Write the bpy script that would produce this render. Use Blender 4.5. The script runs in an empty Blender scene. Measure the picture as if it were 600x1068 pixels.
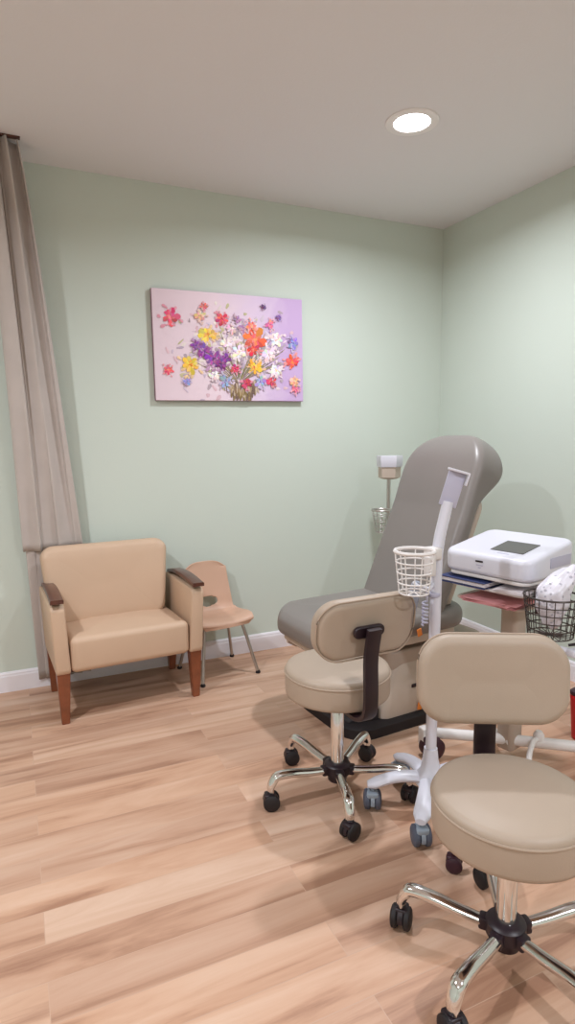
import bpy, bmesh, math, random
from mathutils import Vector, Matrix, noise
PI = math.pi
random.seed(7)
C = bpy.context.scene.collection

# ------------------------------------------------------------------ materials
def mat(name, col, rough=.5, metal=0, bump=0, bscale=60, coat=0, var=0, vscale=4, spec=.5, trans=0, alpha=1, sheen=0):
    m = bpy.data.materials.new(name); m.use_nodes = True
    n = m.node_tree.nodes; l = m.node_tree.links; b = n['Principled BSDF']
    b.inputs['Base Color'].default_value = (*col, 1); b.inputs['Roughness'].default_value = rough
    b.inputs['Metallic'].default_value = metal; b.inputs['Coat Weight'].default_value = coat
    b.inputs['Specular IOR Level'].default_value = spec
    b.inputs['Transmission Weight'].default_value = trans; b.inputs['Alpha'].default_value = alpha
    b.inputs['Sheen Weight'].default_value = sheen
    tc = n.new('ShaderNodeTexCoord')
    if var:
        t = n.new('ShaderNodeTexNoise'); t.inputs['Scale'].default_value = vscale; t.inputs['Detail'].default_value = 4
        l.new(tc.outputs['Object'], t.inputs['Vector'])
        r = n.new('ShaderNodeValToRGB')
        r.color_ramp.elements[0].position = .3; r.color_ramp.elements[1].position = .7
        r.color_ramp.elements[0].color = (*[c * (1 - var) for c in col], 1)
        r.color_ramp.elements[1].color = (*[min(1, c * (1 + var)) for c in col], 1)
        l.new(t.outputs['Fac'], r.inputs['Fac']); l.new(r.outputs['Color'], b.inputs['Base Color'])
    if bump:
        t = n.new('ShaderNodeTexNoise'); t.inputs['Scale'].default_value = bscale; t.inputs['Detail'].default_value = 5
        l.new(tc.outputs['Object'], t.inputs['Vector'])
        k = n.new('ShaderNodeBump'); k.inputs['Strength'].default_value = bump; k.inputs['Distance'].default_value = .002
        l.new(t.outputs['Fac'], k.inputs['Height']); l.new(k.outputs['Normal'], b.inputs['Normal'])
    return m

def srgb(r, g, b):
    f = lambda c: c / 12.92 if c <= .04045 else ((c + .055) / 1.055) ** 2.4
    return tuple(f(x / 255) for x in (r, g, b))

M = dict(
    wall=mat('green_wall_paint', srgb(208, 217, 207), .75, bump=.25, bscale=180, spec=.25),
    ceil=mat('ceiling_paint', srgb(232, 230, 233), .9, bump=.3, bscale=140, spec=.2),
    base=mat('white_trim_paint', srgb(238, 234, 240), .4),
    vinyl=mat('tan_vinyl', srgb(174, 156, 139), .5, bump=.15, bscale=300, var=.03),
    piping=mat('tan_piping', srgb(172, 152, 134), .55),
    peach=mat('peach_vinyl', srgb(204, 174, 148), .55, bump=.15, bscale=250, var=.03),
    taupe=mat('taupe_vinyl', srgb(129, 122, 118), .38, bump=.12, bscale=220, var=.03),
    wood=mat('reddish_wood', srgb(132, 72, 44), .35, var=.18, vscale=18, coat=.3),
    darkwood=mat('dark_wood', srgb(86, 46, 34), .35, var=.2, vscale=18, coat=.3),
    chrome=mat('chrome', (.78, .77, .76), .12, 1),
    steel=mat('brushed_steel', (.55, .52, .5), .35, 1),
    black=mat('black_plastic', srgb(36, 22, 30), .4),
    blackm=mat('black_rubber', srgb(26, 20, 24), .6),
    plum=mat('dark_plum_plastic', srgb(58, 26, 40), .45),
    white=mat('white_plastic', srgb(220, 219, 230), .35, coat=.2),
    offwhite=mat('offwhite_plastic', srgb(226, 220, 218), .4),
    wire=mat('white_wire', srgb(232, 226, 224), .4),
    grey=mat('blue_grey_plastic', srgb(150, 162, 176), .45),
    wheel=mat('grey_wheel', srgb(86, 92, 108), .5),
    lav=mat('lavender_grey_plastic', srgb(186, 184, 204), .45),
    beige=mat('beige_plastic', srgb(176, 158, 144), .5),
    beigel=mat('light_beige_plastic', srgb(198, 182, 168), .5),
    shell=mat('peach_shell_plastic', srgb(208, 170, 146), .45),
    orange=mat('orange_tag', srgb(240, 140, 60), .5),
    screen=mat('grey_screen', srgb(92, 92, 88), .5),
    blue=mat('navy_folder', srgb(40, 52, 98), .5),
    paper=mat('white_paper', srgb(240, 232, 236), .7),
    pink=mat('pink_paper', srgb(226, 158, 160), .7),
    red=mat('red_plastic', srgb(200, 24, 34), .4),
    blackwire=mat('dark_wire', srgb(66, 56, 52), .45, metal=.3),
    curtain=mat('grey_beige_curtain', srgb(190, 180, 174), .85, bump=.3, bscale=400, sheen=.2, var=.04, vscale=7),
    lining=mat('pale_curtain_lining', srgb(190, 180, 174), .85, bump=.2, bscale=400),
    trimring=mat('white_light_trim', srgb(244, 240, 240), .4),
    cuff=mat('blue_grey_cuff', srgb(168, 172, 186), .7, bump=.3, bscale=90),
    canvas_side=mat('mauve_canvas_side', srgb(140, 100, 118), .8),
)
def emis(name, col, s):
    m = bpy.data.materials.new(name); m.use_nodes = True; n = m.node_tree.nodes; n.clear()
    e = n.new('ShaderNodeEmission'); e.inputs[0].default_value = (*col, 1); e.inputs[1].default_value = s
    o = n.new('ShaderNodeOutputMaterial'); m.node_tree.links.new(e.outputs[0], o.inputs[0]); return m
M['glow'] = emis('lamp_glow', (1, .96, .97), 14)

def floor_mat():
    m = bpy.data.materials.new('oak_planks'); m.use_nodes = True
    n = m.node_tree.nodes; l = m.node_tree.links; b = n['Principled BSDF']
    tc = n.new('ShaderNodeTexCoord')
    br = n.new('ShaderNodeTexBrick'); br.offset = .37; br.offset_frequency = 2
    br.inputs['Scale'].default_value = 1; br.inputs['Brick Width'].default_value = 1.15; br.inputs['Row Height'].default_value = .125
    br.inputs['Mortar Size'].default_value = .0012; br.inputs['Mortar Smooth'].default_value = .3
    br.inputs['Color1'].default_value = (0, 0, 0, 1); br.inputs['Color2'].default_value = (1, 1, 1, 1); br.inputs['Mortar'].default_value = (.3, .3, .3, 1)
    l.new(tc.outputs['Object'], br.inputs['Vector'])
    # per plank offset of the grain
    mp = n.new('ShaderNodeMapping'); mp.inputs['Scale'].default_value = (.75, 8, 1)
    add = n.new('ShaderNodeVectorMath'); add.operation = 'MULTIPLY_ADD'
    add.inputs[1].default_value = (7, 3, 5)
    l.new(br.outputs['Color'], add.inputs[0]); l.new(tc.outputs['Object'], add.inputs[2])
    l.new(add.outputs[0], mp.inputs['Vector'])
    ns = n.new('ShaderNodeTexNoise'); ns.inputs['Scale'].default_value = 1.4; ns.inputs['Detail'].default_value = 7; ns.inputs['Roughness'].default_value = .6; ns.inputs['Distortion'].default_value = .6
    l.new(mp.outputs[0], ns.inputs['Vector'])
    ramp = n.new('ShaderNodeValToRGB'); cr = ramp.color_ramp
    cr.elements[0].position = .33; cr.elements[0].color = (*srgb(168, 134, 114), 1)
    cr.elements[1].position = .75; cr.elements[1].color = (*srgb(220, 198, 181), 1)
    e = cr.elements.new(.45); e.color = (*srgb(200, 168, 146), 1)
    e = cr.elements.new(.58); e.color = (*srgb(211, 183, 163), 1)
    l.new(ns.outputs['Fac'], ramp.inputs['Fac'])
    tint = n.new('ShaderNodeValToRGB'); tr = tint.color_ramp
    tr.elements[0].color = (*srgb(236, 222, 214), 1); tr.elements[1].color = (*srgb(255, 250, 246), 1)
    e = tr.elements.new(.5); e.color = (*srgb(250, 234, 222), 1)
    l.new(br.outputs['Color'], tint.inputs['Fac'])
    mx = n.new('ShaderNodeMix'); mx.data_type = 'RGBA'; mx.blend_type = 'MULTIPLY'; mx.inputs[0].default_value = 1
    l.new(ramp.outputs['Color'], mx.inputs[6]); l.new(tint.outputs['Color'], mx.inputs[7])
    mm = n.new('ShaderNodeMix'); mm.data_type = 'RGBA'; mm.inputs[7].default_value = (*srgb(194, 160, 138), 1)
    l.new(br.outputs['Fac'], mm.inputs[0]); l.new(mx.outputs[2], mm.inputs[6])
    l.new(mm.outputs[2], b.inputs['Base Color'])
    b.inputs['Roughness'].default_value = .42; b.inputs['Specular IOR Level'].default_value = .4
    bp = n.new('ShaderNodeBump'); bp.inputs['Strength'].default_value = .12; bp.inputs['Distance'].default_value = .002
    l.new(ns.outputs['Fac'], bp.inputs['Height']); l.new(bp.outputs['Normal'], b.inputs['Normal'])
    return m
M['floor'] = floor_mat()

# ------------------------------------------------------------------ helpers
def link(name, bm, m, parent=None, smooth=True, world=False, angle=40):
    me = bpy.data.meshes.new(name)
    bmesh.ops.recalc_face_normals(bm, faces=bm.faces[:])
    if world and parent is not None:
        bm.transform(parent['_m'] if False else Matrix(parent.matrix_basis).inverted())
    bm.to_mesh(me); bm.free()
    for mm in (m if isinstance(m, (list, tuple)) else [m]): me.materials.append(mm)
    if smooth:
        me.shade_smooth()
        try: me.set_sharp_from_angle(angle=math.radians(angle))
        except Exception: pass
    o = bpy.data.objects.new(name, me); C.objects.link(o)
    if parent is not None: o.parent = parent
    return o

def thing(name, label, cat, loc=(0, 0, 0), rz=0, group=None):
    o = bpy.data.objects.new(name, None); o.empty_display_size = .1; C.objects.link(o)
    o.matrix_basis = Matrix.Translation(loc) @ Matrix.Rotation(rz, 4, 'Z')
    tag(o, label, cat, group); return o
def tag(o, label, cat, group=None):
    o['label'] = label; o['category'] = cat
    if group: o['group'] = group
    return o
def struct(name, bm, m, smooth=False):
    o = link(name, bm, m, smooth=smooth); o['kind'] = 'structure'; return o

def box(bm, c, s, bev=0, seg=3, rot=None):
    r = bmesh.ops.create_cube(bm, size=1)
    vs = r['verts']
    bmesh.ops.scale(bm, vec=s, verts=vs)
    if bev:
        es = list({e for v in vs for e in v.link_edges})
        g = bmesh.ops.bevel(bm, geom=es, offset=bev, segments=seg, affect='EDGES', profile=.5)
        vs = list({v for f in g['faces'] for v in f.verts} | {v for v in vs if v.is_valid})
    if rot is not None: bmesh.ops.transform(bm, matrix=rot, verts=vs)
    bmesh.ops.translate(bm, vec=c, verts=vs)
    return vs

def loft(bm, rings, cap0=True, cap1=True, closed=True):
    R = [[bm.verts.new(p) for p in r] for r in rings]
    for a, b in zip(R, R[1:]):
        k = len(a)
        for i in range(k if closed else k - 1):
            j = (i + 1) % k
            try: bm.faces.new((a[i], a[j], b[j], b[i]))
            except ValueError: pass
    if cap0: bm.faces.new(R[0][::-1])
    if cap1: bm.faces.new(R[-1])
    return [v for r in R for v in r]

def spline(pts, n=8):
    pts = [Vector(p) for p in pts]; out = []
    P = [2 * pts[0] - pts[1]] + pts + [2 * pts[-1] - pts[-2]]
    for i in range(1, len(P) - 2):
        for k in range(n):
            t = k / n; a, b, c, d = P[i - 1], P[i], P[i + 1], P[i + 2]
            out.append(.5 * ((2 * b) + (c - a) * t + (2 * a - 5 * b + 4 * c - d) * t * t + (3 * b - a - 3 * c + d) * t ** 3))
    out.append(pts[-1]); return out

def tube(bm, path, r, seg=12, caps=True, flat=1, up=(0, 0, 1), loop=False):
    path = [Vector(p) for p in path]; n = len(path); rings = []
    rr = r if callable(r) else (lambda t: r)
    for i, p in enumerate(path):
        if loop: d = (path[(i + 1) % n] - path[i - 1])
        else: d = (path[min(i + 1, n - 1)] - path[max(i - 1, 0)])
        d.normalize(); u = Vector(up)
        if abs(d.dot(u)) > .95: u = Vector((1, 0, 0)) if abs(d.x) < .9 else Vector((0, 1, 0))
        if not loop and i > 0: # transport
            u = prev - d * prev.dot(d)
            if u.length < 1e-4: u = Vector(up)
        u = (u - d * u.dot(d)).normalized(); s = d.cross(u); prev = u
        q = rr(i / max(1, n - 1))
        rings.append([p + s * math.cos(2 * PI * k / seg) * q + u * math.sin(2 * PI * k / seg) * q * flat for k in range(seg)])
    if loop: rings.append(rings[0])
    loft(bm, rings, caps and not loop, caps and not loop)
    if loop: bmesh.ops.remove_doubles(bm, verts=bm.verts[:], dist=1e-6)

def lathe(bm, prof, c=(0, 0, 0), seg=48, sx=1, sy=1):
    rings = []
    for r, z in prof:
        rings.append([(c[0] + sx * r * math.cos(2 * PI * k / seg), c[1] + sy * r * math.sin(2 * PI * k / seg), c[2] + z) for k in range(seg)])
    return loft(bm, rings)

def rrect(w, h, r, n=7, inset=0):
    w = max(w / 2 - inset, 1e-4); h = max(h / 2 - inset, 1e-4); r = min(max(r - inset, .002), w, h); out = []
    for cx, cy, a0 in ((w - r, h - r, 0), (-w + r, h - r, 90), (-w + r, -h + r, 180), (w - r, -h + r, 270)):
        for k in range(n + 1):
            a = math.radians(a0 + 90 * k / n); out.append((cx + r * math.cos(a), cy + r * math.sin(a)))
    return out
def pad(bm, w, h, t, r, edge, mtx=None, n=9, dome=0, warp=None, inner=4):
    """soft slab: outline in local x/y, thickness along z (0..t), edge = rounding; finely gridded so it can be warped"""
    prof = []
    m = min(w, h) / 2
    for k in range(inner): prof.append((m * (.97 - (.97 - edge / m) * k / inner), 0, (k / inner)))
    for k in range(7):
        a = PI / 2 * k / 6; prof.append((edge * (1 - math.sin(a)), edge * (1 - math.cos(a)), 1))
    top = [(i, t - z, f) for i, z, f in prof[::-1]]
    rings = []
    for i, z, f in prof + top:
        d = dome * (1 - min(1, i / m)) if False else 0
        zz = z
        if z > t / 2: zz = z + dome * min(1, (i / m) * 1.6)
        rings.append([Vector((x, y, zz)) for x, y in rrect(w, h, r, n, i)])
    vs = loft(bm, rings)
    for v in vs:
        if warp: v.co = Vector(warp(v.co))
        if mtx is not None: v.co = mtx @ v.co
    return vs
def RX(d): return Matrix.Rotation(math.radians(d), 4, 'X')
def RY(d): return Matrix.Rotation(math.radians(d), 4, 'Y')
def RZ(d): return Matrix.Rotation(math.radians(d), 4, 'Z')
def T(x, y, z): return Matrix.Translation((x, y, z))
def B(): return bmesh.new()

# ------------------------------------------------------------------ room
X1, Y1, H = 2.7586, 3.4958, 2.7463
X0, Y0 = -2.6, -2.4
def wallbox(name, a, b, m):
    bm = B(); box(bm, [(p + q) / 2 for p, q in zip(a, b)], [q - p for p, q in zip(a, b)]); return struct(name, bm, m)
wallbox('floor', (X0 - .1, Y0 - .1, -.1), (X1 + .1, Y1 + .1, 0), M['floor'])
wallbox('ceiling', (X0 - .1, Y0 - .1, H), (X1 + .1, Y1 + .1, H + .1), M['ceil'])
wallbox('wall_back', (X0 - .1, Y1, 0), (X1 + .1, Y1 + .1, H), M['wall'])
wallbox('wall_right', (X1, Y0, 0), (X1 + .1, Y1, H), M['wall'])
wallbox('wall_left', (X0 - .1, Y0, 0), (X0, Y1, H), M['wall'])
wallbox('wall_front', (X0 - .1, Y0 - .1, 0), (X1 + .1, Y0, H), M['wall'])
def baseboard(name, p, q, nrm):
    p, q, nrm = Vector(p), Vector(q), Vector(nrm)
    prof = [(0, 0), (.014, 0), (.014, .085), (.011, .093), (.011, .1), (.006, .108), (0, .11)]
    bm = B(); loft(bm, [[e + nrm * a + Vector((0, 0, b)) for a, b in prof] for e in (p, q)])
    return struct(name, bm, M['base'])
baseboard('baseboard_back', (X0, Y1, 0), (X1, Y1, 0), (0, -1, 0))
baseboard('baseboard_right', (X1, Y0, 0), (X1, Y1, 0), (-1, 0, 0))
baseboard('baseboard_left', (X0, Y0, 0), (X0, Y1, 0), (1, 0, 0))
baseboard('baseboard_front', (X0, Y0, 0), (X1, Y0, 0), (0, 1, 0))

# ------------------------------------------------------------------ recessed lights
def downlight(x, y, power, label, seen=False):
    t = thing('ceiling_light', label, 'ceiling light', (x, y, H), 0, None)
    bm = B(); lathe(bm, [(.08, -.001), (.082, -.006), (.11, -.009), (.118, -.005), (.119, -.0005)], seg=48)
    link('trim_ring', bm, M['trimring'], t)
    bm = B(); lathe(bm, [(.001, -.0075), (.06, -.0070), (.08, -.004), (.08, -.001), (.001, -.001)], seg=48)
    link('lens', bm, M['glow'], t)
    ld = bpy.data.lights.new('lamp', 'AREA'); ld.shape = 'DISK'; ld.size = .13; ld.energy = power; ld.color = (.955, .995, 1.065); ld.spread = math.radians(164)
    lo = bpy.data.objects.new('lamp', ld); C.objects.link(lo); lo.parent = t; lo.location = (0, 0, -.012)
    return t
downlight(1.709, 2.402, 23, 'round recessed white downlight glowing in the ceiling above the tall exam chair')
downlight(-.85, 1.6, 36, 'round recessed downlight in the ceiling to the left, outside the view')
downlight(1.6, -.8, 36, 'round recessed downlight in the ceiling behind the viewer on the right')
downlight(-1.2, -1.2, 30, 'round recessed downlight in the ceiling behind the viewer on the left')

# ------------------------------------------------------------------ painting
def painting():
    w, h, d = .925, .615, .03
    t = thing('canvas_painting', 'unframed canvas painting of a colourful flower bouquet on the green wall', 'painting', (1.2105, Y1 - .002, 1.88), 0)
    t.matrix_basis = T(1.2105, Y1 - .002, 1.88) @ RY(-.5)
    m = bpy.data.materials.new('painted_canvas'); m.use_nodes = True
    n = m.node_tree.nodes; l = m.node_tree.links; b = n['Principled BSDF']; b.inputs['Roughness'].default_value = .8
    tc = n.new('ShaderNodeTexCoord'); sp = n.new('ShaderNodeSeparateXYZ'); l.new(tc.outputs['Object'], sp.inputs[0])
    mr = n.new('ShaderNodeMapRange'); mr.inputs[1].default_value = -w / 2; mr.inputs[2].default_value = w / 2
    ns = n.new('ShaderNodeTexNoise'); ns.inputs['Scale'].default_value = 6; ns.inputs['Detail'].default_value = 6; ns.inputs['Distortion'].default_value = 1
    l.new(tc.outputs['Object'], ns.inputs['Vector'])
    ad = n.new('ShaderNodeMath'); ad.operation = 'MULTIPLY_ADD'; ad.inputs[1].default_value = .28; l.new(ns.outputs['Fac'], ad.inputs[0])
    l.new(sp.outputs[0], mr.inputs[0]); l.new(mr.outputs[0], ad.inputs[2])
    r = n.new('ShaderNodeValToRGB'); cr = r.color_ramp
    cr.elements[0].position = .1; cr.elements[0].color = (*srgb(228, 206, 216), 1)
    cr.elements[1].position = 1.08 if False else 1; cr.elements[1].color = (*srgb(204, 174, 216), 1)
    e = cr.elements.new(.5); e.color = (*srgb(238, 216, 226), 1)
    e = cr.elements.new(.85); e.color = (*srgb(222, 200, 226), 1)
    l.new(ad.outputs[0], r.inputs['Fac']); l.new(r.outputs['Color'], b.inputs['Base Color'])
    bm = B(); box(bm, (0, -d / 2, 0), (w, d, h), .004, 2)
    for f in bm.faces: f.material_index = 0 if f.normal.y < -.5 else 1
    link('canvas', bm, [m, M['canvas_side']], t, smooth=False)
    # painted flowers: strokes of thick paint, one relief
    pm = bpy.data.materials.new('flower_paint'); pm.use_nodes = True; pn = pm.node_tree
    at = pn.nodes.new('ShaderNodeVertexColor'); at.layer_name = 'paint'
    pn.links.new(at.outputs['Color'], pn.nodes['Principled BSDF'].inputs['Base Color']); pn.nodes['Principled BSDF'].inputs['Roughness'].default_value = .7
    bm = B(); cl = bm.loops.layers.float_color.new('paint')
    rd = random.Random(3); lay = [0]
    def stroke(x, z, a, L, W, col, jit=.08):
        lay[0] += 1; y = -d - .0008 - lay[0] * 4e-6
        k = 1 + rd.uniform(-jit, jit)
        ca, sa = math.cos(a), math.sin(a)
        ps = []
        for i in range(10):
            q = 2 * PI * i / 10; px = L * .5 * math.cos(q); pz = W * .5 * math.sin(q) * (1.15 if math.cos(q) > 0 else .8)
            ps.append((max(-w/2+.002, min(w/2-.002, x + px * ca - pz * sa)), y, max(-h/2+.002, min(h/2-.002, z + px * sa + pz * ca))))
        c = bm.verts.new((max(-w/2+.002, min(w/2-.002, x)), y - .0006, max(-h/2+.002, min(h/2-.002, z)))); vs = [bm.verts.new(p) for p in ps]
        for i in range(10):
            f = bm.faces.new((vs[i], vs[(i + 1) % 10], c))
            for lp in f.loops: lp[cl] = (*[min(1, v * k) for v in srgb(*col)], 1)
    def flower(px, pz, R, col, mid, n=7):
        R *= 1.22
        x, z = (px - 283) / 464 * w, -(pz - 237) / 345 * h
        for i in range(10):   # thin paint around the bloom
            a = rd.random() * 6.28; q = R * rd.uniform(.5, 1.05)
            c = tuple(int(v * .45 + w0 * .55) for v, w0 in zip(col, (238, 214, 224)))
            stroke(x + math.cos(a) * q, z + math.sin(a) * q, a + rd.uniform(-.8, .8), R * rd.uniform(.3, .6), R * rd.uniform(.12, .3), c)
        for ring, sc in ((0, 1), (1, .72), (2, .42)):
            for i in range(n):
                a = 2 * PI * i / n + rd.uniform(-.45, .45) + ring * .4; e = sc * rd.uniform(.75, 1.15)
                c = tuple(max(0, min(255, v + rd.randint(-30, 30) + ring * 9)) for v in col)
                stroke(x + math.cos(a) * R * .5 * e, z + math.sin(a) * R * .42 * e, a + rd.uniform(-.3, .3), R * .72 * e, R * .4 * e * rd.uniform(.7, 1.2), c, .12)
        for i in range(3): stroke(x + rd.uniform(-.15, .15) * R, z + rd.uniform(-.15, .15) * R, rd.random() * 6, R * .3, R * .2, mid, .15)
    # loose background dabs, foliage and stems
    for i in range(420):
        a = rd.gauss(0, .16); b2 = rd.gauss(0, .1)
        stroke(a + .01, b2 - .02, rd.random() * 6, rd.uniform(.02, .05), rd.uniform(.01, .024), rd.choice([(226, 190, 200), (200, 190, 150), (236, 214, 224), (190, 170, 190), (214, 196, 214), (240, 226, 220), (180, 160, 170)]))
    for i in range(46):
        a = rd.uniform(-1.15, 1.15); L = rd.uniform(.12, .36)
        x0, z0 = .035, -.2
        for s in range(6):
            q = .2 + s / 6 * .8; xx = x0 + math.sin(a) * L * q * 1.1; zz = z0 + math.cos(a) * L * q
            stroke(xx, zz, PI / 2 - a, L / 5, .004, rd.choice([(150, 140, 96), (128, 122, 90), (170, 150, 120), (140, 110, 120)]))
    for i in range(70):   # vase and base
        z = rd.uniform(-.30, -.205); hw = .05 + (z + .3) * .7
        stroke(.065 + rd.uniform(-hw, hw), z, PI / 2 + rd.uniform(-.3, .3), .05, .016, rd.choice([(150, 120, 92), (176, 150, 116), (120, 96, 84), (196, 176, 156), (134, 112, 70)]))
    W_ = (246, 228, 230); P_ = (134, 66, 140); Y_ = (244, 196, 84); R_ = (226, 78, 84); K_ = (232, 110, 130); V_ = (150, 138, 200)
    for f in [(100, 150, .055, (222, 84, 112), (250, 150, 150)), (255, 147, .04, (226, 80, 100), (180, 40, 70)), (355, 205, .075, (238, 100, 84), (250, 160, 110)),
              (350, 240, .045, (222, 60, 60), (240, 120, 90)), (212, 198, .055, Y_, (236, 150, 60)), (155, 297, .058, Y_, (230, 140, 50)), (352, 298, .052, (246, 180, 80), (226, 120, 60)),
              (478, 277, .05, (232, 84, 74), (240, 140, 70)), (90, 313, .03, (236, 100, 100), (250, 150, 130)), (305, 250, .05, W_, (244, 200, 180)), (425, 205, .05, W_, (240, 200, 190)),
              (400, 255, .05, W_, (230, 190, 200)), (265, 222, .035, W_, (230, 200, 200)), (422, 305, .045, W_, (246, 210, 160)), (225, 325, .035, W_, (200, 190, 210)),
              (195, 250, .05, P_, (90, 40, 110)), (225, 275, .055, (150, 80, 150), (100, 50, 110)), (245, 292, .045, (124, 52, 120), (80, 40, 90)), (175, 235, .035, (140, 80, 150), (90, 50, 120)),
              (260, 270, .035, P_, (90, 40, 110)), (320, 170, .035, (190, 140, 180), (150, 90, 140)), (405, 155, .03, (220, 120, 150), (190, 80, 120)), (480, 212, .04, V_, (100, 90, 170)),
              (260, 345, .045, (160, 160, 200), (120, 120, 170)), (370, 345, .04, (170, 160, 206), (130, 110, 170)), (325, 350, .035, (206, 54, 90), (150, 30, 60)), (290, 305, .03, (214, 70, 100), (150, 30, 60)),
              (405, 345, .035, (210, 84, 90), (160, 50, 60)), (190, 140, .035, (232, 186, 150), (210, 150, 130)), (200, 112, .025, (226, 120, 130), (200, 90, 100)), (482, 345, .035, (240, 180, 150), (230, 120, 110)),
              (490, 370, .03, (230, 120, 150), (210, 90, 120)), (143, 350, .025, V_, (120, 110, 170)), (385, 100, .018, (110, 60, 110), (90, 40, 90)), (435, 130, .02, (130, 90, 160), (90, 50, 120)), (300, 145, .025, (170, 130, 160), (130, 90, 130)),
              (345, 165, .035, (242, 130, 110), (250, 180, 140)), (280, 180, .03, (236, 200, 200), (220, 160, 170))]:
        flower(*f)
    link('painted_flowers', bm, pm, t, smooth=False)
painting()

# ------------------------------------------------------------------ curtain
def curtain():
    t = thing('curtain', 'long grey-beige curtain gathered in folds, hanging from the ceiling behind the armchair', 'curtain', (0.1, 3.3, 0))
    def sheet(top, bot, z0, z1, amp, waves, ph, m, name, dy=0):
        bm = B(); NU, NV = 90, 50; rows = []
        for j in range(NV + 1):
            v = j / NV; z = z1 + (z0 - z1) * v; row = []
            V = (z1 - z) / (z1 - .02); e = V ** .85
            for i in range(NU + 1):
                u = i / NU
                xa = top[0] + (top[2] - top[0]) * u; ya = top[1] + (top[3] - top[1]) * u
                xb = bot[0] + (bot[2] - bot[0]) * u; yb = bot[1] + (bot[3] - bot[1]) * u
                am = amp * (1.25 - 1.1 * V)
                x = xa + (xb - xa) * e; y = ya + (yb - ya) * e
                s = math.sin(u * waves * 2 * PI + ph + .7 * math.sin(3 * V + ph))
                y += am * s * (1 - .0 * u) + dy + .006 * math.sin(u * 31 + V * 5)
                x += .012 * math.cos(u * waves * 2 * PI * 1.3 + ph + V * 2)
                row.append(bm.verts.new((x, min(y, Y1 - .016), z)))
            rows.append(row)
        for a, b in zip(rows, rows[1:]):
            for i in range(NU): bm.faces.new((a[i], a[i + 1], b[i + 1], b[i]))
        o = link(name, bm, m, t, world=True, angle=180)
        md = o.modifiers.new('thickness', 'SOLIDIFY'); md.thickness = .003
        return o
    sheet((-.06, 3.20, .115, 3.27), (.048, 3.468, .386, 3.472), .775, 2.735, .024, 2.6, .6, M['curtain'], 'front_panel')
    sheet((-.04, 3.26, .10, 3.33), (.066, 3.468, .32, 3.475), .05, 2.73, .014, 4.2, 1.8, M['lining'], 'lining_panel')
    bm = B()
    bm.free()
    for x in (-.12, -.06, 0, .06, .11):
        bm = B(); box(bm, (x, 3.23 + (x + .12) * .25, 2.731), (.006, .004, .012), .001, 1)
        link('hook', bm, M['steel'], t, world=True)
    bm = B(); box(bm, (-1.1, 3.235, H - .004), (2.43, .028, .008), .002, 2)
    tag(link('curtain_track', bm, M['darkwood']), 'thin ceiling track that the grey-beige curtain hangs from', 'curtain track')
curtain()

# ------------------------------------------------------------------ armchair
def armchair():
    t = thing('armchair', 'peach vinyl guest armchair with wooden legs and dark wood arm caps by the curtain', 'armchair', (.468, 3.19, 0), math.radians(3.2))
    W, D = .72, .48     # outer, leg to leg
    f, bk = -D / 2, D / 2
    for s in (-1, 1):
        x = s * (W / 2 - .033)
        for y0, yb, dx in ((f + .035, f + .035, 0), (bk - .035, bk - .015, 0)):
            bm = B(); z1 = .27
            loft(bm, [[(x + a * k, y + b * k, z) for a, b in ((-1, -1), (1, -1), (1, 1), (-1, 1))] for z, k, y in ((0, .018, yb), (.14, .025, (y0 + yb) / 2), (z1, .031, y0))])
            bmesh.ops.bevel(bm, geom=bm.edges[:], offset=.003, segments=2, affect='EDGES')
            link('leg', bm, M['wood'], t)
        # arm panel, upholstered
        bm = B()
        pts = rrect(D + .02, .365, .03, 5)
        rings = []
        for q, ins in ((-.033, .008), (-.03, .002), (-.026, 0), (.026, 0), (.03, .002), (.033, .008)):
            r = []
            for a, b in rrect(D + .02, .342, .03, 5, ins):
                z = .420 + b
                if b > 0: z += .012 * math.cos(a / (D / 2) * 1.3) - .008
                r.append((x + q, a, z))
            r = [(a0 + s * .015 * (c0 - .26) / .34, b0, c0) for a0, b0, c0 in r]
            rings.append(r)
        loft(bm, rings); link('arm_panel', bm, M['peach'], t)
        # wooden cap: thin curved board, overhanging at the front
        bm = B(); ring = []
        N = 16
        for i in range(N + 1):
            u = i / N; y = f - .022 + (D + .02) * u
            z = .594 + .022 * math.sin(PI * min(1, .12 + u * .9)) - .012 * max(0, u - .8) * 5
            hw = .030 - .010 * max(0, u - .55) / .45; th = .019 if u > .05 else .02
            ring.append([(x + s * .015 + a * hw, y, z + b * th) for a, b in ((-1, 0), (1, 0), (1, .8), (.85, 1), (-.85, 1), (-1, .8))])
        loft(bm, ring)
        link('arm_cap', bm, M['darkwood'], t, angle=50)
    # seat cushion
    bm = B()
    iw = W - .135
    def wz(co):
        x, y, z = co
        z += .018 * (1 - (x / (iw / 2)) ** 2) * (1 - ((y) / .25) ** 2) * (1 if z > .07 else 0)
        return (x, y, z - .03 * (y + .24))
    pad(bm, iw, .475, .172, .03, .03, T(0, -.01, .251) , warp=wz, inner=8)
    link('seat_cushion', bm, M['peach'], t)
    bm = B(); box(bm, (0, .02, .25), (iw, D - .09, .03), .005); link('seat_rail', bm, M['darkwood'], t)
    # backrest
    bm = B()
    def wb(co):
        x, y, z = co   # x across, y up, z thickness
        k = (y + .21) / .42
        x *= 1 + .13 * k
        y += .016 * (1 - (x / .32) ** 2) * max(0, k)
        z += -.03 * (x / .3) ** 2 * -1 + .02 * math.sin(PI * min(1, max(0, k)))* (1 if z > .05 else 0)
        return (x, y, z)
    pad(bm, .59, .42, .1, .06, .035, T(-.04, .212, .58) @ RX(90) @ RX(-8), warp=wb, inner=7)
    link('backrest', bm, M['peach'], t)
armchair()

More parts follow.
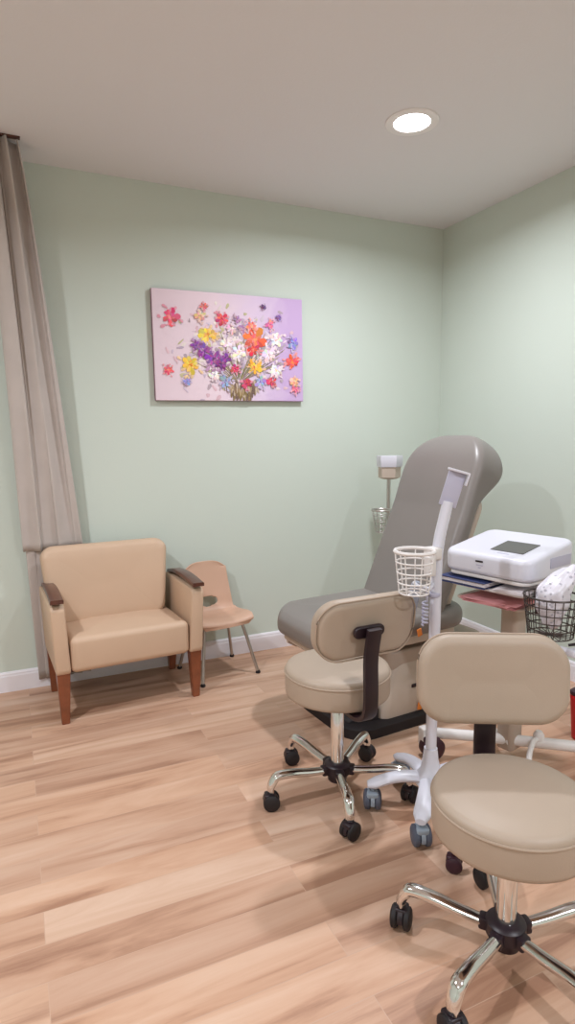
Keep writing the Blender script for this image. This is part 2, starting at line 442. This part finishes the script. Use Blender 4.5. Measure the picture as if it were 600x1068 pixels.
# ------------------------------------------------------------------ child's shell chair
def shell_chair():
    t = thing('shell_chair', 'small peach plastic shell chair with grey metal legs beside the armchair', 'chair', (1.012, 3.272, 0), math.radians(9))
    prof = spline([(-.155, .30), (-.14, .328), (-.09, .335), (-.01, .325), (.06, .325), (.10, .35), (.125, .42), (.145, .50), (.165, .60), (.172, .64)], 5)  if False else None
    P = [Vector((0, a, b)) for a, b in [(-.16, .305), (-.15, .332), (-.09, .338), (-.01, .328), (.055, .33), (.098, .36), (.118, .43), (.135, .50), (.152, .585), (.158, .63)]]
    S = spline(P, 10); n = len(S); bm = B(); NU = 48; g = []
    for i, p in enumerate(S):
        k = i / (n - 1)
        if k < .5: hw = .155 + .012 * math.sin(PI * k * 2) - (.02 * max(0, .06 - k) / .06)
        else: hw = .155 - .022 * (k - .5) / .5
        if k > .9: hw -= .03 * ((k - .9) / .1) ** 2
        row = []
        for j in range(NU + 1):
            u = j / NU * 2 - 1; curl = abs(u) ** 2.6
            x = hw * u; y, z = p.y, p.z
            if k < .5: z += curl * .022 * min(1, k / .15)
            if k >= .4: y -= curl * .04 * min(1, (k - .4) / .15) * (1 - .5 * k)
            if k < .06: y += .015 * u * u
            if k > .9: z -= .015 * abs(u) ** 4
            row.append(bm.verts.new((x, y, z)))
        g.append(row)
    for i in range(n - 1):
        k = (i + .5) / (n - 1)
        for j in range(NU):
            u = (j + .5) / NU * 2 - 1
            if ((k - .615) / .045) ** 2 + (u / .42) ** 2 < 1: continue
            bm.faces.new((g[i][j], g[i][j + 1], g[i + 1][j + 1], g[i + 1][j]))
    for v in [v for v in bm.verts if not v.link_faces]: bm.verts.remove(v)
    o = link('seat_shell', bm, M['shell'], t, angle=180)
    md = o.modifiers.new('thickness', 'SOLIDIFY'); md.thickness = .006; md.offset = -1
    md = o.modifiers.new('smooth', 'SUBSURF'); md.levels = md.render_levels = 1
    for sx in (-1, 1):
        for sy, fy in ((-1, -.155), (1, .165)):
            bm = B(); tx, ty = sx * .10, sy * .085 
            x1 = sx * (.185 if sx > 0 else .165)
            tube(bm, spline([(sx * .03, ty, .318), (tx - sx * .01, ty, .316), (tx + sx * .018, ty + sy * .01, .295), (x1, fy, .008)], 8), .0095, 10)
            lg = link('leg', bm, M['steel'], t)
            bm = B(); lathe(bm, [(.011, 0), (.014, .002), (.014, .01), (.009, .018)], (x1, fy, 0), 14); link('foot_glide', bm, M['blackm'], lg)
shell_chair()

# ------------------------------------------------------------------ rolling stools
def caster(parent, x, y, ang, R=.031, hood=None, wheelm=None, top=.07, name='caster'):
    hood = hood or M['black']; wheelm = wheelm or M['blackm']
    rot = T(x, y, 0) @ Matrix.Rotation(ang, 4, 'Z')
    bm = B()
    # hood between the wheels + stem
    N = 14; ring = []
    for s in (-.007, .007):
        ring.append([(R * .92 * math.cos(a), s, R + R * .98 * math.sin(a)) for a in [PI * k / N * 1.15 - .15 for k in range(N + 1)]])
    loft(bm, ring)
    box(bm, (-.004, 0, R * 1.7), (R * 1.3, R * 1.2, R * .6), .006)
    lathe(bm, [(.0075, R), (.0075, top)], (0, 0, 0), 12)
    bm.transform(rot); c = link(name, bm, hood, parent)
    for s in (-1, 1):
        bm = B(); w = R * .62
        lathe(bm, [(R * .3, -w / 2 * .7), (R * .82, -w / 2), (R * .98, -w * .3), (R, 0), (R * .98, w * .3), (R * .8, w / 2), (R * .5, w * .62), (.001, w * .66)], (0, 0, 0), 24)
        bm.transform(rot @ T(.002, s * (.008 + w / 2), R) @ RX(-90 * s)); link('wheel', bm, wheelm, c)
    return c

def stool(loc, rz, arm0, seatz, back, label, seatr=.2, seed=1):
    """back = dict(ang, dist, zc, w, h, tilt, barside)"""
    rd = random.Random(seed)
    t = thing('rolling_stool', label, 'stool', loc, 0, 'tan rolling stools with chrome star bases')
    # seat
    bm = B(); r = seatr; z = seatz
    lathe(bm, [(.001, z - .112), (r * .92, z - .112), (r * .985, z - .106), (r * .998, z - .095), (r, z - .03), (r * .995, z - .018), (r * .97, z - .008), (r * .9, z - .002), (r * .6, z + .004), (r * .001 + .001, z + .005)], seg=72)
    s = link('seat', bm, M['vinyl'], t, angle=60)
    bm = B(); tube(bm, [(r * 1.0 * math.cos(a), r * 1.0 * math.sin(a), z - .026) for a in [2 * PI * k / 72 for k in range(72)]], .0035, 8, loop=True)
    link('piping', bm, M['piping'], s)
    bm = B(); box(bm, (0, 0, z - .124), (.16, .18, .014), .003); lathe(bm, [(.03, z - .17), (.034, z - .125), (.034, z - .118)], seg=24); link('seat_plate', bm, M['black'], t)
    # gas lift
    bm = B(); lathe(bm, [(.014, .22), (.014, z - .14)], seg=24); lathe(bm, [(.025, .06), (.025, z - .17), (.022, z - .165)], seg=32); link('gas_lift', bm, M['chrome'], t)
    # hub
    bm = B(); lathe(bm, [(.03, .05), (.036, .055), (.04, .08), (.05, .085), (.05, .118), (.044, .124), (.028, .128)], seg=32)
    for k in range(5):
        a = arm0 + k * 2 * PI / 5; box(bm, (math.cos(a) * .052, math.sin(a) * .052, .1), (.03, .034, .034), .006, 2, RZ(math.degrees(a)))
    link('hub', bm, M['black'], t)
    R = .273
    for k in range(5):
        a = arm0 + k * 2 * PI / 5; ca, sa = math.cos(a), math.sin(a)
        bm = B()
        path = spline([(.055, 0, .1), (.12, 0, .108), (.19, 0, .12), (.245, 0, .122), (R - .012, 0, .108), (R, 0, .085), (R, 0, .066)], 7)
        tube(bm, path, lambda q: .0165 + .003 * math.sin(PI * q) - .005 * max(0, q - .7), 14, flat=.8)
        bm.transform(Matrix.Rotation(a, 4, 'Z')); arm = link('base_arm', bm, M['chrome'], t)
        caster(t, ca * R, sa * R, rd.uniform(0, 2 * PI))
    # back support bar + cushion
    A = back['ang']; dist = back['dist']; zc = back['zc']; Mt = Matrix.Rotation(A, 4, 'Z')   # local +x points to the back
    bm = B(); w2, th = back.get('bw', .022), .007
    path = spline([(.05, 0, z - .13), (.14, 0, z - .132), (dist - .02, 0, z - .127), (dist + .022, 0, z - .095), (dist + .032, 0, z - .03), (dist + .03, 0, (z + zc) / 2), (dist + .034 + back['tilt'] * .1, 0, zc - .01), (dist + .034 + back['tilt'] * .14, 0, zc + .015)], 7)
    rings = []
    for i, p in enumerate(path):
        d = (path[min(i + 1, len(path) - 1)] - path[max(i - 1, 0)]).normalized(); nn = Vector((0, 1, 0)).cross(d)
        q = [(w2, -th), (w2 * .75, -th * 1.6), (-w2 * .75, -th * 1.6), (-w2, -th), (-w2, th), (-w2 * .8, th * 1.3), (w2 * .8, th * 1.3), (w2, th)]
        rings.append([p + Vector((0, 1, 0)) * a + nn * b for a, b in q])
    loft(bm, rings); bm.transform(Mt @ T(0, back.get('off', 0), 0)); link('support_bar', bm, M['black'], t, angle=50)
    def wb(co):
        x, y, zz = co; return (x, y, zz + back.get('curve', .035) * (x / .2) ** 2 * 1.0)
    Mb = Mt @ T(dist + .012, 0, zc) @ RY(math.degrees(back['tilt'])) @ RZ(-90) @ RX(90) 
    # pad local z -> towards the sitter
    bm = B(); pad(bm, back['w'], back['h'], .055, .088, .026, Mb, n=10, warp=wb, inner=7)
    bk = link('backrest', bm, M['vinyl'], t, angle=70)
    bm = B()
    tube(bm, [Mb @ Vector(wb((x, y, .006))) for x, y in rrect(back['w'] - .004, back['h'] - .004, .087, 9)], .0035, 8, loop=True)
    link('piping', bm, M['piping'], bk)
    bm = B(); pad(bm, .12, .042, .016, .02, .005, Mb @ T(-back.get('off', 0), .0, -.014) , n=6); link('mount_plate', bm, M['black'], t)
    return t
d2 = math.radians
stool((1.06, 1.913, 0), 0, d2(106), .516, dict(ang=d2(-88), dist=.22, zc=.712, w=.405, h=.215, tilt=.12, curve=.03, bw=.026, off=-.02),
      'tan rolling stool seen from behind, black back bar showing, nearest the exam chair', .197, 2)
stool((1.083, 1.062, 0), 0, d2(130), .48, dict(ang=d2(62), dist=.225, zc=.68, w=.41, h=.25, tilt=.08, curve=.02, bw=.03),
      'tan rolling stool nearest the viewer, its padded backrest facing the camera', .193, 5)

# ------------------------------------------------------------------ exam chair
def exam_chair():
    rz = math.radians(5)
    t = thing('exam_chair', 'large taupe reclining medical exam chair with tall backrest on beige base', 'exam chair', (1.83, 2.50, 0), rz)
    # local: -x foot end, +x behind, width along y
    W = .56
    # seat / leg cushion : outline in x,y
    bm = B()
    def ws(co):
        x, y, z = co
        k = max(0, (-x - .2) / .2)
        y *= 1 - .16 * min(1, k) ** 2
        z -= .03 * min(1, k) ** 2 
        return (x, y, z)
    pad(bm, .84, W + .02, .105, .13, .042, T(-.29, 0, .44), warp=ws, inner=8, n=12)
    link('seat_cushion', bm, M['taupe'], t)
    # back cushion: profile lofted across width sections, from bottom to top
    bm = B()
    ang = math.radians(23.5)
    L = .985; NS = 44; rings = []
    def width(s):
        w = .278
        c = .235
        if s > L - c: w = (w - c) + c * math.sqrt(max(0, 1 - ((s - (L - c)) / c) ** 2)) ; w = max(w, .02)
        if s < .05: w -= .03 * (1 - s / .05)
        return w
    def thick(s):
        k = s / L
        a = .09 + .012 * math.sin(PI * min(1, k / .6))
        if k > .58:
            q = (k - .58) / .42; a = .09 + .115 * math.sin(PI / 2 * min(1, q * 1.5)) ** 2
        return a
    for i in range(NS + 1):
        u = i / NS; s = L * (1 - (1 - u) ** 1.35)
        w = width(s); th = thick(s)
        q = max(0, (s - .58 * L) / (.42 * L))
        fwd = .0 - .012 * math.sin(PI * q)
        if u > .72: th *= max(.1, math.sqrt(max(0, 1 - ((u - .72) / .28) ** 2)))
        if i == 0: th *= .8
        cx = -th / 2 if False else th / 2
        ring = []
        pts = rrect(2 * w, th, min(.045, th * .48, w * .9), 6)
        off = thick(s) / 2 + fwd
        for a, b in pts: ring.append((b + off, a, s))
        rings.append(ring)
    loft(bm, rings)
    Mb = T(-.155, 0, .485) @ Matrix.Rotation(ang, 4, 'Y')
    bm.transform(Mb)
    o = link('back_cushion', bm, M['taupe'], t, angle=180)
    md = o.modifiers.new('smooth', 'SUBSURF'); md.levels = md.render_levels = 1
    # rear shell
    bm = B(); pad(bm, .44, .66, .035, .08, .012, Mb @ T(.165, 0, .36) @ RY(-90) @ RZ(90) , n=8)
    link('back_shell', bm, M['beigel'], t)
    # seat frame
    bm = B(); pad(bm, .72, .46, .05, .05, .015, T(-.27, 0, .385), n=6); link('seat_frame', bm, M['beigel'], t)
    # footrest bracket under the front
    bm = B(); box(bm, (-.64, 0, .395), (.06, .34, .03), .01)
    for s in (-1, 1): tube(bm, [(-.66, s * .15, .375), (-.61, s * .15, .345), (-.45, s * .15, .345)], .009, 10)
    link('footrest_frame', bm, M['beigel'], t)
    bm = B(); box(bm, (-.56, 0, .36), (.1, .3, .05), .012); link('footrest_mechanism', bm, M['black'], t)
    # pedestal: upper block and lower cabinet
    bm = B(); pad(bm, .62, .44, .09, .05, .012, T(-.03, 0, .275), n=6); link('upper_pedestal', bm, M['beige'], t)
    bm = B(); rings = []
    for z, x0, x1, hw in ((.05, -.38, .42, .235), (.07, -.385, .425, .24), (.26, -.35, .40, .235), (.30, -.30, .38, .22)):
        cx = (x0 + x1) / 2; rings.append([(cx + a, b, z) for a, b in rrect(x1 - x0, 2 * hw, .05, 6)])
    loft(bm, rings); ped = link('pedestal', bm, M['beigel'], t)
    bm = B(); box(bm, (-.18, -.239, .19), (.06, .006, .018), .003); link('handle_slot', bm, M['black'], ped)
    bm = B(); rings = []
    for z, e in ((0, 0), (.045, 0), (.06, -.02)):
        rings.append([(-.04 + a, b, z) for a, b in rrect(1.04, .53, .12, 8, -e)])
    loft(bm, rings); link('base_plate', bm, M['blackm'], t)
    # toe cover rising at the front
    bm = B(); rings = []
    for x, h, hw in ((-.55, .065, .12), (-.52, .08, .18), (-.45, .12, .21), (-.39, .14, .22)):
        rings.append([(x, a, b) for a, b in ((-hw, .02), (hw, .02), (hw, h * .8), (hw * .85, h), (-hw * .85, h), (-hw, h * .8))])
    loft(bm, rings); link('toe_cover', bm, M['blackm'], t)
    for x, y, z, a in ((-.165, -.247, .085, 8), (-.222, -.30, .47, -14)):
        bm = B(); box(bm, (0, 0, 0), (.026, .004, .036), .0015, 2); bm.transform(T(x, y, z) @ RY(a)); tg = link('warning_tag', bm, M['orange'], t); tg['label'] = 'small orange warning tag'
exam_chair()

# ------------------------------------------------------------------ wire basket
def wire_basket(bm, c, r0, r1, z0, z1, rings=4, bars=14, wr=.0022, rim=.005, sq=1):
    def pt(a, r, z): return (c[0] + r * math.cos(a), c[1] + r * sq * math.sin(a), z)
    for k in range(rings):
        q = k / (rings - 1); r = r0 + (r1 - r0) * q; z = z0 + (z1 - z0) * q
        tube(bm, [pt(2 * PI * i / 32, r, z) for i in range(32)], rim if k == rings - 1 else wr, 6, loop=True)
    for i in range(bars):
        a = 2 * PI * i / bars; tube(bm, [pt(a, r1, z1), pt(a, r0, z0), pt(a, r0 * .5, z0), pt(a, .004, z0)], wr * .8, 5)

def star_legs(t, c, arm0, R, n=5, m=None, hub=.14):
    for k in range(n):
        a = arm0[k]; bm = B()
        rings = []
        for q in range(13):
            u = q / 12; x = .03 + (R - .03) * u + (.012 if q == 12 else 0); z = hub - .004 - .032 * u ** 1.5 + .01 * math.sin(PI * u)
            hw = .032 - .004 * math.sin(PI * u) ; hh = .018
            if q == 12: hw *= .55; hh *= .6
            if q == 11: hw *= .95
            rings.append([(x, hw * math.cos(b), z + hh * math.sin(b)) for b in [2 * PI * i / 14 for i in range(14)]])
        loft(bm, rings); bm.transform(T(c[0], c[1], 0) @ Matrix.Rotation(a, 4, 'Z')); link('base_leg', bm, m, t, world=True)

# ------------------------------------------------------------------ vitals stand (white pole, front)
def vitals_stand():
    cx, cy = 1.311, 1.672
    t = thing('vitals_stand', 'white pole stand on five white legs with grey casters, wire basket and tilted holder', 'medical stand', (cx, cy, 0), 0)
    A = [d2(x) for x in (87, 153, 225, 297, 9)]
    star_legs(t, (cx, cy), A, .215, 5, M['white'], .13)
    bm = B(); lathe(bm, [(.046, .098), (.054, .108), (.052, .135), (.036, .16), (.028, .2), (.0235, .24)], (cx, cy, 0), 32); link('hub', bm, M['white'], t, world=True)
    for i, a in enumerate(A):
        o = caster(t, math.cos(a) * .208, math.sin(a) * .208, (d2(-70), d2(60), d2(70), d2(60), d2(30))[i], R=.036, hood=M['grey'], wheelm=M['wheel'], top=.095)
    bm = B(); tube(bm, spline([(cx, cy, .18), (cx + .004, cy, .5), (cx + .008, cy, .8), (cx + .010, cy, .93), (cx + .018, cy, 1.0), (cx + .036, cy, 1.07), (cx + .052, cy, 1.13)], 8), .0195, 20); link('pole', bm, M['white'], t, world=True)
    # holder plate
    P = T(cx + .062, cy - .01, 1.175) @ RZ(-30) @ RY(16)
    bm = B(); box(bm, (0, 0, 0), (.06, .012, .125), .003, 2); bm.transform(P); h = link('holder', bm, M['lav'], t, world=True); h['label'] = 'tilted grey holder plate'
    bm = B(); box(bm, (0, -.01, .064), (.072, .03, .008), .002, 2); box(bm, (.036, -.012, .045), (.006, .026, .045), .002, 2)
    bm.transform(P); bm.transform(Matrix(t.matrix_basis).inverted()); link('holder_lip', bm, M['white'], h)
    # clamp
    bm = B(); box(bm, (cx - .012, cy - .005, .955), (.05, .05, .045), .01); box(bm, (cx - .035, cy - .02, .915), (.035, .03, .07), .006); link('clamp', bm, M['offwhite'], t, world=True)
    bm = B(); wire_basket(bm, (cx - .098, cy - .018), .05, .066, .83, .972, 5, 7, .003, .0065); link('wire_basket', bm, M['wire'], t, world=True)
    bm = B(); lathe(bm, [(.0205, .80), (.0225, .803), (.0225, .812), (.0205, .815)], (cx, cy, 0), 24); link('collar', bm, M['lav'], t, world=True)
    # blood pressure cuff hanging behind the basket
    t2 = thing('blood_pressure_cuff', 'blue-grey cuff and coiled tube hanging on the white pole under the wire basket', 'medical cuff', (cx - .05, cy, .80))
    bm = B(); pad(bm, .042, .13, .02, .018, .008, T(cx - .008, cy + .112, .77) @ RZ(-20) @ RX(90) @ RZ(-14), n=5); link('cuff', bm, M['cuff'], t2, world=True)
    bm = B()
    pts = [(cx - .048 + .009 * math.cos(k * .7), cy - .014 + .009 * math.sin(k * .7), .79 - k * .0014) for k in range(60)]
    tube(bm, [(cx - .042, cy - .014, .825)] + pts, .0035, 8); link('coiled_tube', bm, M['lav'], t2, world=True)
    bm = B(); tube(bm, [(cx, cy, .85), (cx - .03, cy - .02, .835), (cx - .045, cy + .03, .835), (cx - .012, cy + .1, .828)], .006, 10); link('hook', bm, M['white'], t2, world=True)
vitals_stand()

# ------------------------------------------------------------------ distant vitals monitor stand
def back_stand():
    cx, cy = 2.14, 3.2
    t = thing('thermometer_stand', 'slim grey pole stand with a boxy white head and small basket behind the exam chair', 'medical stand', (cx, cy, 0), 0)
    bm = B(); tube(bm, [(cx, cy, .1), (cx, cy, 1.1)], .012, 14); link('pole', bm, M['steel'], t, world=True)
    bm = B()
    q = [(-.082, -.035), (.0, -.085), (.085, -.03), (.06, .05), (-.06, .05)]
    loft(bm, [[(a * k, b * k, z) for a, b in q] for z, k in ((1.165, .93), (1.17, .96), (1.225, 1), (1.235, .97))])
    bm.transform(T(cx, cy, 0)); link('device_head', bm, M['white'], t, world=True, angle=30)
    bm = B()
    loft(bm, [[(a * k, b * k, z) for a, b in q] for z, k in ((1.09, .6), (1.10, .84), (1.165, .86))])
    bm.transform(T(cx, cy, 0)); link('device_body', bm, M['beigel'], t, world=True, angle=30)
    bm = B(); wire_basket(bm, (cx - .07, cy - .03), .035, .06, .76, .90, 5, 12, .002, .006); link('wire_basket', bm, M['steel'], t, world=True)
    A = [d2(x) for x in (18, 90, 162, 234, 306)]
    star_legs(t, (cx, cy), A, .18, 5, M['offwhite'], .11)
    for i, a in enumerate(A): caster(t, math.cos(a) * .175, math.sin(a) * .175, .5, R=.026, hood=M['grey'], wheelm=M['wheel'], top=.08)
back_stand()

# ------------------------------------------------------------------ ECG trolley
EX, EY = 1.783, 1.81
er = math.radians(-76)
E_ = T(EX, EY, 0) @ Matrix.Rotation(er, 4, 'Z')   # local x along the front edge, +y to the rear, front = -y
def trolley():
    t = thing('equipment_trolley', 'beige and white equipment trolley with open shelves carrying the white machine', 'trolley', (EX, EY, 0), er)
    # column
    bm = B(); pad(bm, .075, .09, .64, .02, .008, T(0.01, .04, .06), n=5); link('column', bm, M['beige'], t)
    bm = B(); pad(bm, .35, .32, .014, .04, .005, T(0, 0, .804), n=6); link('top_shelf', bm, M['offwhite'], t)
    bm = B(); pad(bm, .35, .32, .010, .04, .004, T(0, 0, .760), n=6); link('lower_shelf', bm, M['offwhite'], t)
    bm = B(); pad(bm, .30, .30, .010, .03, .004, T(0, .01, .70), n=6); link('paper_tray', bm, M['beigel'], t)
    bm = B()
    for x in (-.14, .14):
        bm = B(); box(bm, (x, .12, .755), (.012, .012, .115), .002, 1)
        link('shelf_post', bm, M['blackwire'], t)
    # base: long rail towards the wall and a curved strut
    bm = B(); tube(bm, [(1.53, 2.0, .1), (1.72, 1.866, .1), (1.9, 1.722, .1), (2.12, 1.55, .1)], .021, 14, flat=1.1); link('base_rail', bm, M['offwhite'], t, world=True)
    bm = B(); tube(bm, spline([(1.90, 1.725, .118), (1.84, 1.70, .122), (1.76, 1.64, .095), (1.70, 1.55, .07), (1.60, 1.42, .066), (1.45, 1.385, .066), (1.185, 1.387, .066)], 8), .011, 12); link('base_strut', bm, M['offwhite'], t, world=True)
    bm = B(); lathe(bm, [(.02, .09), (.022, .135), (.012, .15), (.001, .152)], (1.9, 1.725, 0), 16); link('joint_knob', bm, M['offwhite'], t, world=True)
    bm = B(); box(bm, (1.53, 1.995, .085), (.04, .04, .08), .006); link('caster_housing', bm, M['offwhite'], t, world=True)
    inv = Matrix(t.matrix_basis).inverted()
    for x, y in ((1.545, 1.965), (2.12, 1.54), (1.90, 2.05), (1.185, 1.387)):
        p = inv @ Vector((x, y, 0)); caster(t, p.x, p.y, d2(75) if x < 1.6 and y > 1.8 else .6, R=.046 if y > 1.8 and x < 1.6 else .026, hood=M['plum'], wheelm=M['plum'], top=.09 if y > 1.8 and x < 1.6 else .07)
    bm = B(); tube(bm, [(1.80, 1.86, .09), (1.90, 2.05, .09)], .018, 12); tube(bm, [(1.80, 1.86, .09), (1.80, 1.78, .1)], .018, 12); link('base_rail', bm, M['offwhite'], t, world=True)
    # black wire basket on the right side
    bm = B(); wire_basket(bm, (1.672, 1.488), .074, .092, .665, .805, 6, 22, .0022, .0035); link('wire_basket', bm, M['blackwire'], t, world=True)
    # side bracket at right
    bm = B(); box(bm, (1.93, 1.60, .52), (.05, .04, .03), .008); tube(bm, [(1.93, 1.60, .52), (1.80, 1.80, .55)], .012, 10); link('side_bracket', bm, M['white'], t, world=True)
    return t
trolley()
def ecg():
    t = thing('ecg_machine', 'white electrocardiograph machine with small grey screen on top of the trolley', 'medical machine', (EX, EY, .819), er)
    w, d = .385, .335
    bm = B()
    def wz(co):
        x, y, z = co
        k = (y + d / 2) / d
        if z > .035: z += .052 * max(0, k) ** 1.0 + (.0 if True else 0)
        z -= 0
        return (x, y, z)
    pad(bm, w, d, .082, .05, .02, T(0, 0, .0), warp=wz, inner=6, n=10)
    link('body', bm, M['white'], t)
    bm = B(); box(bm, (w / 2 + .001, .045, .06), (.004, .15, .04), .0015, 2); pc = link('side_shade', bm, M['lav'], t); pc['label'] = 'pale lavender shade tone on the right side'  # thin lavender plate colours in the shade on the white body's right side
    sl = math.degrees(math.atan2(.052, d))
    P = T(0.05, -.035, .082 + .052 * (-.035 + d / 2) / d + .0012) @ RX(sl)
    bm = B(); box(bm, (0, 0, 0), (.14, .125, .003), .001, 1); bm.transform(P); sc = link('screen', bm, M['screen'], t); sc['label'] = 'small grey display screen'
    bm = B(); box(bm, (0, -.085, -.001), (.05, .006, .001)); bm.transform(P); link('key_strip', bm, M['lav'], t)
    bm = B(); box(bm, (-.02, -d / 2 - .001, .055), (.032, .004, .007), .001, 1); link('front_slot', bm, M['black'], t)
    bm = B(); box(bm, (-.018, -d / 2 - .0005, .04), (.03, .002, .004)); box(bm, (-.018, -d / 2 - .0005, .03), (.012, .002, .004)); link('front_mark', bm, M['lav'], t)
ecg()
def loose_items():
    t = thing('document_folder', 'navy blue document folder on the shelf right under the white machine', 'folder', (EX, EY, .7705), er)
    bm = B(); box(bm, (0, 0, .003), (.21, .29, .004), .001, 1); bm.transform(T(-.085, -.045, 0)); link('back_cover', bm, M['blue'], t, smooth=False)
    bm = B(); box(bm, (0, 0, .024), (.21, .29, .004), .001, 1); bm.transform(T(-.085, -.045, 0)); link('front_cover', bm, M['blue'], t, smooth=False)
    bm = B()
    for k in range(6): box(bm, (-.083 + .003 * (k % 2), -.043, .008 + k * .0025), (.2, .28, .0018))
    link('pages', bm, M['paper'], t, smooth=False)
    bm = B(); rnd = random.Random(4)
    for k in range(8):
        vs = box(bm, (0, 0, .002 + k * .0014), (.13, .23, .001)); bmesh.ops.transform(bm, matrix=RZ(rnd.uniform(-3, 3)), verts=vs)
    bm.transform(E_ @ T(.104, -.06, .7705) @ RZ(6)); tag(link('paper_sheets', bm, M['paper'], smooth=False), 'stack of white paper sheets beside the navy folder under the machine', 'paper')
    bm = B()
    for k in range(8):
        vs = box(bm, (0, 0, .002 + k * .0018), (.22, .27, .0012)); bmesh.ops.transform(bm, matrix=RZ(rnd.uniform(-7, 7)), verts=vs)
    bm.transform(E_ @ T(.02, -.045, .7105)); tag(link('paper_sheets', bm, M['pink'], smooth=False), 'pink paper sheets on the lowest tray of the trolley', 'paper')
    bm = B(); box(bm, (.192, -.10, .752), (.016, .03, .1), .003); bm.transform(E_); tag(link('binder_spine', bm, M['plum'], smooth=False), 'dark plum narrow case standing between the papers and the black wire basket', 'case')
    # printed plastic bag in the basket
    m = bpy.data.materials.new('printed_bag'); m.use_nodes = True; n = m.node_tree.nodes; l = m.node_tree.links; b = n['Principled BSDF']
    tc = n.new('ShaderNodeTexCoord'); v = n.new('ShaderNodeTexVoronoi'); v.inputs['Scale'].default_value = 52; v.inputs['Randomness'].default_value = 1; l.new(tc.outputs['Object'], v.inputs['Vector'])
    r = n.new('ShaderNodeValToRGB'); r.color_ramp.elements[0].position = .22; r.color_ramp.elements[1].position = .34
    r.color_ramp.elements[0].color = (*srgb(176, 172, 184), 1); r.color_ramp.elements[1].color = (*srgb(226, 222, 232), 1)
    l.new(v.outputs['Distance'], r.inputs['Fac']); l.new(r.outputs['Color'], b.inputs['Base Color']); b.inputs['Roughness'].default_value = .3
    bm = B(); bmesh.ops.create_icosphere(bm, subdivisions=5, radius=1)
    for vv in bm.verts:
        p = vv.co.copy(); k = noise.noise(p * 2.2) * .16 + noise.noise(p * 5) * .06
        p *= 1 + k; q = (p.z + 1) / 2
        vv.co = Vector((1.674 + p.x * (.046 + .018 * q) + .09 * max(0, q - .6), 1.487 + p.y * (.046 + .012 * q) - .03 * max(0, q - .6), .795 + p.z * .108))
        if p.z > .3: vv.co.x += (p.z - .3) * .06; 
    tag(link('printed_plastic_bag', bm, m, angle=180), 'crumpled white printed plastic bag stuffed in the black wire basket', 'bag')
    # black cable hanging at the right of the basket
    bm = B()
    for k in range(3):
        tube(bm, spline([(1.86 + k * .006, 1.46, .60 - k * .012), (1.93, 1.45, .64 - k * .012), (2.0, 1.46, .655 - k * .01), (2.08, 1.50, .64), (2.06, 1.58, .58 - k * .01), (1.98, 1.58, .56), (1.92, 1.62, .545)], 7), .0055, 8)
    tag(link('black_cable', bm, M['black'], angle=180), 'black cable loops hanging beside the black wire basket', 'cable')
    # red bin
    t = thing('red_waste_bin', 'small red container at the right edge behind the trolley rail', 'bin', (2.29, 1.78, 0), .2)
    bm = B(); rings = [[(a, b, z) for a, b in rrect(.16 * k, .16 * k, .03, 5)] for z, k in ((0, .85), (.005, .9), (.18, 1.0), (.2, 1.03), (.205, 1.0))]
    loft(bm, rings); link('bin_body', bm, M['red'], t)
    bm = B(); pad(bm, .165, .165, .02, .03, .006, T(0, 0, .205), n=5); link('lid', bm, M['plum'], t)
loose_items()

# ------------------------------------------------------------------ camera
cam = bpy.data.cameras.new('camera'); co = bpy.data.objects.new('camera', cam); C.objects.link(co)
fw = Vector((0.40729414, 0.90484779, -0.12394338)); r = Vector((0.91133431, -0.41155127, -0.00976366)); u = Vector((0.05984369, 0.10897717, 0.99224126))
mw = Matrix((r, u, -fw)).transposed().to_4x4(); mw.translation = (0, 0, 1.36); co.matrix_world = mw
cam.sensor_fit = 'VERTICAL'; cam.sensor_height = 36; cam.lens = 631.08 / 1068 * 36; cam.clip_start = .02
S = bpy.context.scene; S.camera = co
w = bpy.data.worlds.new('world'); S.world = w; w.use_nodes = True; w.node_tree.nodes['Background'].inputs[0].default_value = (.6, .6, .62, 1); w.node_tree.nodes['Background'].inputs[1].default_value = .2
S.view_settings.view_transform = 'Standard'; S.view_settings.look = 'None'; S.view_settings.gamma = 1; S.view_settings.use_curve_mapping = False
S.view_settings.exposure = 0.13
